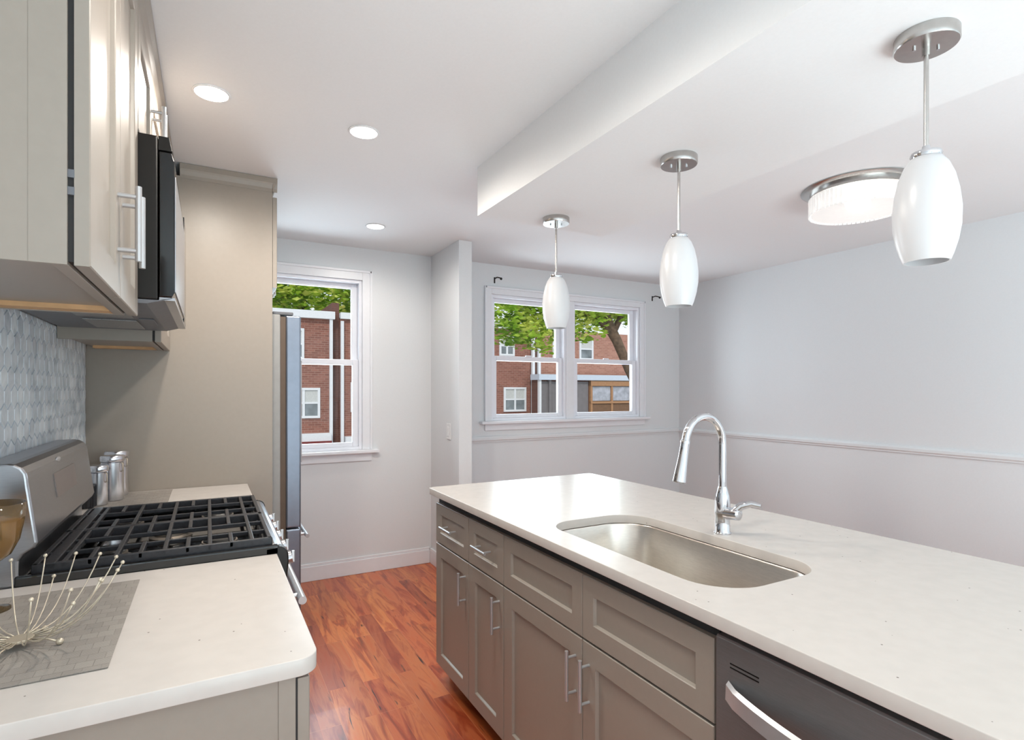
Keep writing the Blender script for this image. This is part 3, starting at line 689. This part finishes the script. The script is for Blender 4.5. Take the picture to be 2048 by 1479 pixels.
# wire bowl
bx, by, bz = -.295, 1.29, .9165
wb = thing('wire_bowl', (bx, by, bz), 'open wire fruit bowl with ball-tipped prongs on the near placemat', 'bowl')
NW = 18
for k in range(NW):
    a = math.radians(88-20*k)
    ca, sa = math.cos(a), math.sin(a)
    P = []
    for j in range(9):
        f_ = j/8; rr = .02+.13*f_**.85; zz = .016+.108*f_**2.1
        P.append((bx+rr*ca, by+rr*sa, bz+zz))
    b = new(); tube(b, P, .0012, 6); ball(b, P[-1], .0036, 10, 7)
    obj('prong', b, M['wire'], wb, smooth=True)
for k in range(6):
    a = math.radians(78-60*k); ca, sa = math.cos(a), math.sin(a); P = []
    for j in range(8):
        f_ = j/7; rr = .02+.10*f_**.9; zz = .014+.075*f_**2.0
        P.append((bx+rr*ca, by+rr*sa, bz+zz))
    b = new(); tube(b, P, .0012, 6); ball(b, P[-1], .0036, 10, 7); obj('short_prong', b, M['wire'], wb, smooth=True)
b = new(); cyl(b, (bx, by, bz+.012), (bx, by, bz+.017), .02, 20); obj('hub', b, M['wire'], wb, bevel=.001)
for k in range(4):
    a = math.radians(-20+90*k); b = new()
    tube(b, [(bx+.02*math.cos(a), by+.02*math.sin(a), bz+.013), (bx+.045*math.cos(a), by+.045*math.sin(a), bz+.012), (bx+.062*math.cos(a), by+.062*math.sin(a), bz+.006)], .0016, 6)
    ball(b, (bx+.064*math.cos(a), by+.064*math.sin(a), bz+.0062), .006, 10, 7); obj('foot', b, M['wire'], wb, smooth=True)
# amber goblet
gx, gy, gz = -.398, 1.53, .9165
gb = thing('glass_goblet', (gx, gy, gz), 'amber tinted glass goblet at the left edge between the placemat bowl and the range', 'goblet')
b = lathe(new(), [(.0, .098), (.015, .10), (.034, .115), (.048, .145), (.0555, .185), (.058, .222), (.0565, .222), (.054, .185), (.0465, .147), (.0325, .118), (.014, .104), (0, .102)], (gx, gy, gz), 40)
obj('glass_bowl', b, M['amber'], gb, smooth=True)
obj('stem', lathe(new(), [(0, .0), (.034, .0), (.034, .003), (.012, .008), (.006, .02), (.005, .07), (.008, .09), (.012, .0985), (0, .0985)], (gx, gy, gz), 28), M['amber'], gb, smooth=True, auto=True)
# canisters
def canister(x, y, r, h, label, latch=False):
    t = thing('canister', (x, y, .9165), label, 'canister', None)
    obj('jar', lathe(new(), [(0, 0), (r-.003, 0), (r, .003), (r, h-.03), (r-.004, h-.026), (0, h-.026)], (x, y, .9165), 36), M['tin'], t, smooth=True, auto=True)
    l = obj('lid', lathe(new(), [(0, h-.025), (r+.002, h-.025), (r+.003, h-.022), (r+.003, h-.006), (r-.001, h-.001), (0, h)], (x, y, .9165), 36), M['tin'], t, smooth=True, auto=True)
    b = new(); pts = [(x+r*.8, y-r*.62, .9165+h-.03), (x+r*.98, y-r*.75, .9165+h-.035), (x+r*1.0, y-r*.76, .9165+h-.06), (x+r*.82, y-r*.63, .9165+h-.068)]
    tube(b, pts, .0018, 6); obj('clasp', b, M['wire'], t, smooth=True)
canister(-.352, 2.955, .043, .195, 'tall shiny steel canister against the tall panel, the furthest back')
canister(-.352, 2.835, .040, .188, 'shiny steel canister in the middle of the group beyond the range')
canister(-.385, 2.735, .031, .160, 'small shiny steel canister nearest the range')
t = thing('ribbed_jar', (-.415, 2.668, .9165), 'small dark ribbed glass jar beside the canisters behind the range console', 'jar')
b = lathe(new(), [(0, 0), (.022, 0), (.024, .004), (.024, .085), (.021, .085), (.020, .006), (0, .006)], (-.415, 2.69, .9165), 28)
obj('glass_body', b, M['candle'], t, smooth=True, auto=True)
b = new()
for k in range(14):
    a = 2*PI*k/14; cyl(b, (-.415+.0245*math.cos(a), 2.69+.0245*math.sin(a), .92), (-.415+.0245*math.cos(a), 2.69+.0245*math.sin(a), .999), .0016, 6)
obj('ribs', b, M['candle'], t)

# ================================================================ LIGHT FIXTURES
def can_light(x, y, label, power, vis=True):
    t = thing('recessed_light', (x, y, ZC), label, 'ceiling light', 'recessed ceiling lights' if vis else 'unseen recessed lights added as fill')
    obj('trim_ring', lathe(new(), [(.054, -.001), (.062, -.001), (.063, -.003), (.061, -.005), (.055, -.005), (.054, -.001)], (x, y, ZC), 32), M['ceiling'], t, smooth=True)
    obj('lens', lathe(new(), [(0, -.005), (.053, -.005), (.055, -.001), (0, -.001)], (x, y, ZC), 32), M['led'], t, smooth=True, auto=True)
    l = bpy.data.lights.new('downlight', 'SPOT'); l.energy = power; l.spot_size = math.radians(176); l.spot_blend = .6; l.shadow_soft_size = .05; l.color = (1, .93, .83)
    o = bpy.data.objects.new('downlight', l); C.objects.link(o); o.parent = t; o.location = (0, 0, -.03)
    return t
can_light(.01, 2.27, 'bright recessed light nearest the upper cabinets', 30)
can_light(.565, 2.31, 'bright recessed light left of the beam end', 30)
can_light(.955, 3.60, 'recessed light near the kitchen window wall, the furthest away', 12)
can_light(.40, 1.1, 'unseen recessed light added above the camera side of the aisle', 26, False)  # added out of view to brighten the left counter
can_light(.3, -1.0, 'unseen recessed light added in the rear part of the kitchen', 8, False)  # added fill light, out of view behind the camera
# pendants
ZB = 2.212
def pendant(x, y, label):
    t = thing('pendant_light', (x, y, ZB), label, 'pendant light', 'pendant lights over the island')
    obj('canopy', lathe(new(), [(0, 0), (.064, 0), (.065, -.002), (.065, -.026), (.063, -.029), (.010, -.030), (0, -.030)], (x, y, ZB), 48), M['nickel'], t, smooth=True, auto=True)
    b = new()
    for s in (-1, 1): cyl(b, (x+s*.022, y-s*.015, ZB-.028), (x+s*.022, y-s*.015, ZB-.036), .0035, 12)
    obj('canopy_screws', b, M['chrome'], t)
    b = new(); cyl(b, (x, y, ZB-.029), (x, y, ZB-.05), .0085, 16); cyl(b, (x, y, ZB-.05), (x, y, ZB-.275), .0052, 14)
    obj('stem', b, M['nickel'], t, smooth=True, auto=True)
    obj('socket_cap', lathe(new(), [(0, -.262), (.008, -.262), (.010, -.274), (.030, -.277), (.032, -.283), (.030, -.290), (0, -.290)], (x, y, ZB), 32), M['chrome'], t, smooth=True, auto=True)
    zt = -.288
    pr = [(.024, 0), (.033, -.004), (.044, -.020), (.055, -.048), (.063, -.085), (.0675, -.125), (.0665, -.165), (.061, -.20), (.052, -.232), (.046, -.247)]
    inn = [(r-.003, z) for r, z in pr[::-1]]
    obj('glass_shade', lathe(new(), [(r, z+zt) for r, z in pr+inn], (x, y, ZB), 40), M['opal'], t, smooth=True, auto=True)
    obj('bulb', ball(new(), (x, y, ZB+zt-.11), .025, 16, 12, (1, 1, 1.4)), M['bulb'], t, smooth=True)
    return t
pendant(1.485, 2.265, 'opal glass pendant light over the island furthest from the camera, before the double window')
pendant(1.485, 1.462, 'opal glass pendant light hanging between the other two over the island')
pendant(1.485, .678, 'opal glass pendant light nearest the camera, overlapping the crystal fixture')
# crystal flush mount
cx, cy = 3.00, 1.69
t = thing('crystal_ceiling_light', (cx, cy, ZC), 'round flush ceiling light with two tiers of glowing crystals in the dining area', 'ceiling light')
obj('base_plate', lathe(new(), [(0, -.001), (.262, -.001), (.265, -.006), (.250, -.014), (.235, -.018), (0, -.018)], (cx, cy, ZC), 56), M['nickel'], t, smooth=True, auto=True)
obj('metal_frame', lathe(new(), [(.205, -.018), (.222, -.018), (.224, -.04), (.216, -.042), (.205, -.04), (.205, -.018)], (cx, cy, ZC), 56), M['nickel'], t, smooth=True, auto=True)
def band(r, z0, z1, n, w):
    b = new()
    for k in range(n):
        a = 2*PI*k/n
        m = Matrix.Translation((cx+r*math.cos(a), cy+r*math.sin(a), ZC+(z0+z1)/2)) @ Matrix.Rotation(a, 4, 'Z') @ Matrix.Diagonal((.008, w, abs(z1-z0), 1))
        g2 = bmesh.ops.create_cube(b, size=1, matrix=m)
        # faceted front edge
    return b
obj('upper_crystal_band', band(.185, -.02, -.060, 56, .017), M['crystal'], t, bevel=.002)
obj('lower_crystal_band', band(.225, -.045, -.135, 64, .019), M['crystal'], t, bevel=.0025)
obj('bottom_diffuser', lathe(new(), [(0, -.128), (.215, -.128), (.217, -.122), (0, -.118)], (cx, cy, ZC), 48), M['crystal'], t, smooth=True, auto=True)
l = bpy.data.lights.new('crystal_lamp', 'POINT'); l.energy = 6; l.shadow_soft_size = .06; l.color = (1, .98, .96)
o = bpy.data.objects.new('crystal_lamp', l); C.objects.link(o); o.parent = t; o.location = (0, 0, -.085)
# curtain rod brackets
def bracket(x, z, s, label):
    t = thing('curtain_bracket', (x, YB, z), label, 'curtain bracket', 'curtain rod brackets beside the double window')
    obj('wall_plate', box(new(), x-.006, x+.006, YB-.004, YB, z-.03, z+.02), M['bracket'], t, bevel=.001)
    b = new(); tube(b, [(x, YB-.003, z+.008), (x+s*.005, YB-.04, z+.014), (x+s*.012, YB-.075, z+.004), (x+s*.016, YB-.085, z-.004)], .005, 8)
    ball(b, (x+s*.018, YB-.088, z-.006), .011, 10, 8); obj('arm', b, M['bracket'], t, smooth=True)
bracket(2.135, 2.315, 1, 'small dark curtain rod bracket at the upper left of the double window')
bracket(3.91, 2.30, 1, 'small dark curtain rod bracket at the upper right of the double window')

# ================================================================ OUTSIDE
GZ = -3.0
tag(obj('alley_ground', box(new(), -20, 45, 4.6, 40, GZ-.2, GZ), M['pavement']), kind='structure')
def ext_window(parent, x0, x1, z0, z1, y, split=True, blind=True):
    b = new(); t_ = .08
    box(b, x0, x1, y-.06, y, z1-t_, z1); box(b, x0, x1, y-.06, y, z0, z0+t_)
    box(b, x0, x0+t_, y-.06, y, z0+t_, z1-t_); box(b, x1-t_, x1, y-.06, y, z0+t_, z1-t_)
    xm = (x0+x1)/2; zm = (z0+z1)/2
    if split: box(b, xm-.04, xm+.04, y-.05, y, z0+t_, z1-t_)
    box(b, x0+t_, x1-t_, y-.045, y, zm-.03, zm+.03)
    w = obj('window', b, M['white_out'], parent)
    obj('pane', box(new(), x0+.02, x1-.02, y-.02, y-.005, z0+.02, zm), M['extglass'], w)
    obj('blind', box(new(), x0+.02, x1-.02, y-.02, y-.005, zm, z1-.02), M['curtain'], w)
Y0 = 20.0
A = thing('brick_rowhouse', (2, Y0, GZ), 'red brick rowhouse with white cornice seen through the left window', 'building')
obj('facade', box(new(), -9, 3.80, Y0, Y0+8, GZ, 3.95), M['brick'], A)
obj('cornice', box(new(), -9, 3.86, Y0-.16, Y0+.3, 3.84, 4.10), M['white_out'], A)
for x0, x1, z0, z1 in ((2.30, 3.38, .42, 1.46), (1.9, 2.86, 2.42, 3.48), (-1.2, -.1, .42, 1.46), (-1.2, -.1, 2.42, 3.48)): ext_window(A, x0, x1, z0, z1, Y0)
obj('ledge', box(new(), -9, 3.72, Y0-.25, Y0, -.36, -.10), M['white_out'], A)
obj('awning', box(new(), -9, 3.72, Y0-.35, Y0, -.62, -.36), mat('dark_red_paint', srgb(120, 50, 48), .7), A)
obj('downspout', box(new(), 3.69, 3.79, Y0-.12, Y0, GZ, 3.84), M['white_out'], A)
B = thing('brick_party_wall', (3.9, Y0, GZ), 'dark recessed brick bay between two white downspouts', 'building')
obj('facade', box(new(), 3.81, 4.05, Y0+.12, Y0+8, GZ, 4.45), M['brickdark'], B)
D = thing('brick_rowhouse', (8, Y0, GZ), 'red brick rowhouse whose wall fills the left half of the double window', 'building')
obj('facade', box(new(), 4.06, 11.82, Y0, Y0+8, GZ, 3.92), M['brick'], D)
obj('cornice', box(new(), 4.06, 11.82, Y0-.14, Y0+.3, 3.88, 4.10), M['white_out'], D)
obj('downspout', box(new(), 4.07, 4.17, Y0-.12, Y0, GZ, 3.80), M['white_out'], D)
for x0, x1, z0, z1 in ((4.42, 5.4, .60, 1.66), (10.55, 11.6, .50, 1.50), (10.35, 11.05, 2.78, 3.60), (6.6, 7.6, .60, 1.66), (6.6, 7.6, 2.6, 3.6)): ext_window(D, x0, x1, z0, z1, Y0)
b = new(); box(b, 4.2, 5.4, Y0-.3, Y0, -.55, -.25); box(b, 4.3, 4.38, Y0-.2, Y0, GZ, -.5); box(b, 5.2, 5.3, Y0-.2, Y0, GZ, -.5); obj('door_surround', b, M['white_out'], D)
obj('back_door', box(new(), 4.45, 5.15, Y0-.08, Y0, GZ, -.62), M['extglass'], D)
E = thing('brick_rowhouse', (17, Y0, GZ), 'pale brick rowhouse behind the timber porch in the right half of the double window', 'building')
obj('facade', box(new(), 12.2, 30, Y0+.05, Y0+8, GZ, 3.95), M['brick2'], E)
obj('downspout', box(new(), 11.86, 11.98, Y0-.12, Y0, GZ, 4.0), M['white_out'], E)
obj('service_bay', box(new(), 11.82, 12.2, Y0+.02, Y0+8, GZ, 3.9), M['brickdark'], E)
obj('downspout', box(new(), 12.15, 12.27, Y0-.12, Y0, 2.0, 4.0), M['white_out'], E)
for x0, x1, z0, z1 in ((14.35, 15.1, 2.72, 3.68), (17.5, 18.5, 2.6, 3.6), (12.95, 13.6, 2.72, 3.6)): ext_window(E, x0, x1, z0, z1, Y0+.05, False)
# porch in front of it
P_ = thing('enclosed_porch', (15, 19.5, GZ), 'weathered timber porch with a light roof edge and plastic-covered openings', 'porch')
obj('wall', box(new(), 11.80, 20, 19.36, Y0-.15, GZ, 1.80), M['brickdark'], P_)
obj('roof_edge', box(new(), 11.74, 20.2, 19.15, Y0-.15, 1.80, 2.03), M['lightroof'], P_)
obj('siding', box(new(), 11.9, 14.3, 19.31, 19.36, GZ, 1.74), M['porchgrey'], P_)
for x in (11.84, 12.32, 13.0, 14.42, 15.53, 16.6, 17.8):
    obj('post', box(new(), x-.05, x+.05, 19.22, 19.36, GZ, 1.80), M['white_out'] if x < 11.9 else (M['porchgrey'] if x < 14 else M['post']), P_)
obj('header', box(new(), 14.37, 20, 19.2, 19.36, 1.56, 1.78), M['post'], P_)
obj('rail', box(new(), 14.37, 20, 19.2, 19.34, .80, .90), M['post'], P_)
for xa, xb in ((14.48, 15.47), (15.59, 16.54), (16.66, 17.74)):
    obj('plastic_sheet', box(new(), xa, xb, 19.27, 19.3, .92, 1.54), M['plastic_sheet'], P_)
    obj('panel_boards', box(new(), xa, xb, 19.25, 19.3, GZ, .78), M['boards'], P_)
# trees
rnd = random.Random(7)
def leaves(b, blobs, n, size):
    tot = sum(q[3]*q[4]*q[5] for q in blobs)
    for (x, y, z, rx, ry, rz) in blobs:
        m_ = int(n*rx*ry*rz/tot)
        for _ in range(m_):
            while True:
                p = Vector((rnd.uniform(-1, 1), rnd.uniform(-1, 1), rnd.uniform(-1, 1)))
                if .25 < p.length < 1: break
            c = Vector((x+p.x*rx, y+p.y*ry, z+p.z*rz)); s = size*rnd.uniform(.6, 1.3)
            q = Matrix.Rotation(rnd.uniform(0, 6.28), 3, 'Z') @ Matrix.Rotation(rnd.uniform(-1.1, 1.1), 3, 'X')
            vs = [b.verts.new(c+q @ Vector(v)*s) for v in ((-.5, 0, 0), (-.15, .32, .05), (.5, 0, 0), (-.15, -.32, .05))]
            b.faces.new(vs)
def tree(loc, label, trunk, blobs, n, size, group=None):
    t = thing('leafy_tree', loc, label, 'tree')
    b = new()
    for pts, rs in trunk: tube(b, pts, rs, 10)
    obj('trunk', b, M['bark'], t, smooth=True)
    b = new(); leaves(b, blobs, n, size); obj('foliage', b, M['leaf'], t)
ty = 12.0
tree((11.1, ty, GZ), 'tree with a bent trunk and bright green leaves outside the double window',
     [([(11.1, ty, GZ), (11.05, ty, 0), (10.75, ty, 1.3), (10.3, ty, 1.95), (10.1, ty, 2.3), (9.85, ty, 2.75), (9.6, ty, 3.1), (9.5, ty, 3.4), (9.3, ty, 4.2)], [.24, .2, .17, .14, .135, .14, .16, .11, .06]),
      ([(9.7, ty, 2.9), (9.2, ty, 3.3), (8.2, ty-.1, 3.6), (7.4, ty, 3.9)], [.1, .08, .06, .03]), ([(9.7, ty, 2.9), (10.0, ty, 3.4), (10.4, ty, 4.0)], [.1, .08, .04])],
     [(6.6, ty+.3, 3.5, 1.2, .9, 1.0), (7.4, ty, 3.9, 1.2, 1.0, .9), (8.0, ty, 2.95, .55, .5, .38), (8.4, ty, 3.95, 1.3, 1, .95), (9.6, ty+.2, 3.9, 1.1, 1, .8), (10.6, ty, 3.9, 1.1, 1, .8), (6.9, ty, 2.85, .7, .6, .5), (7.5, ty, 2.75, .5, .5, .5), (8.7, ty, 3.1, .8, .6, .5), (7.9, ty+.4, 4.9, 2.4, 1.5, 1.2)], 17000, .17)
tree((4.5, 30, GZ), 'broad yellow-green tree rising above the roof in the left window',
     [([(4.5, 30, GZ), (4.5, 30, 1.5), (4.3, 30, 4), (4.2, 30, 7)], [.35, .3, .22, .1])],
     [(1.5, 30, 6.0, 3.0, 2, 2.4), (4.8, 30, 6.4, 3.0, 2, 2.4), (8.3, 30, 6.2, 2.6, 2, 2.3), (-2.0, 30, 6, 3, 2, 2.2)], 12000, .38)
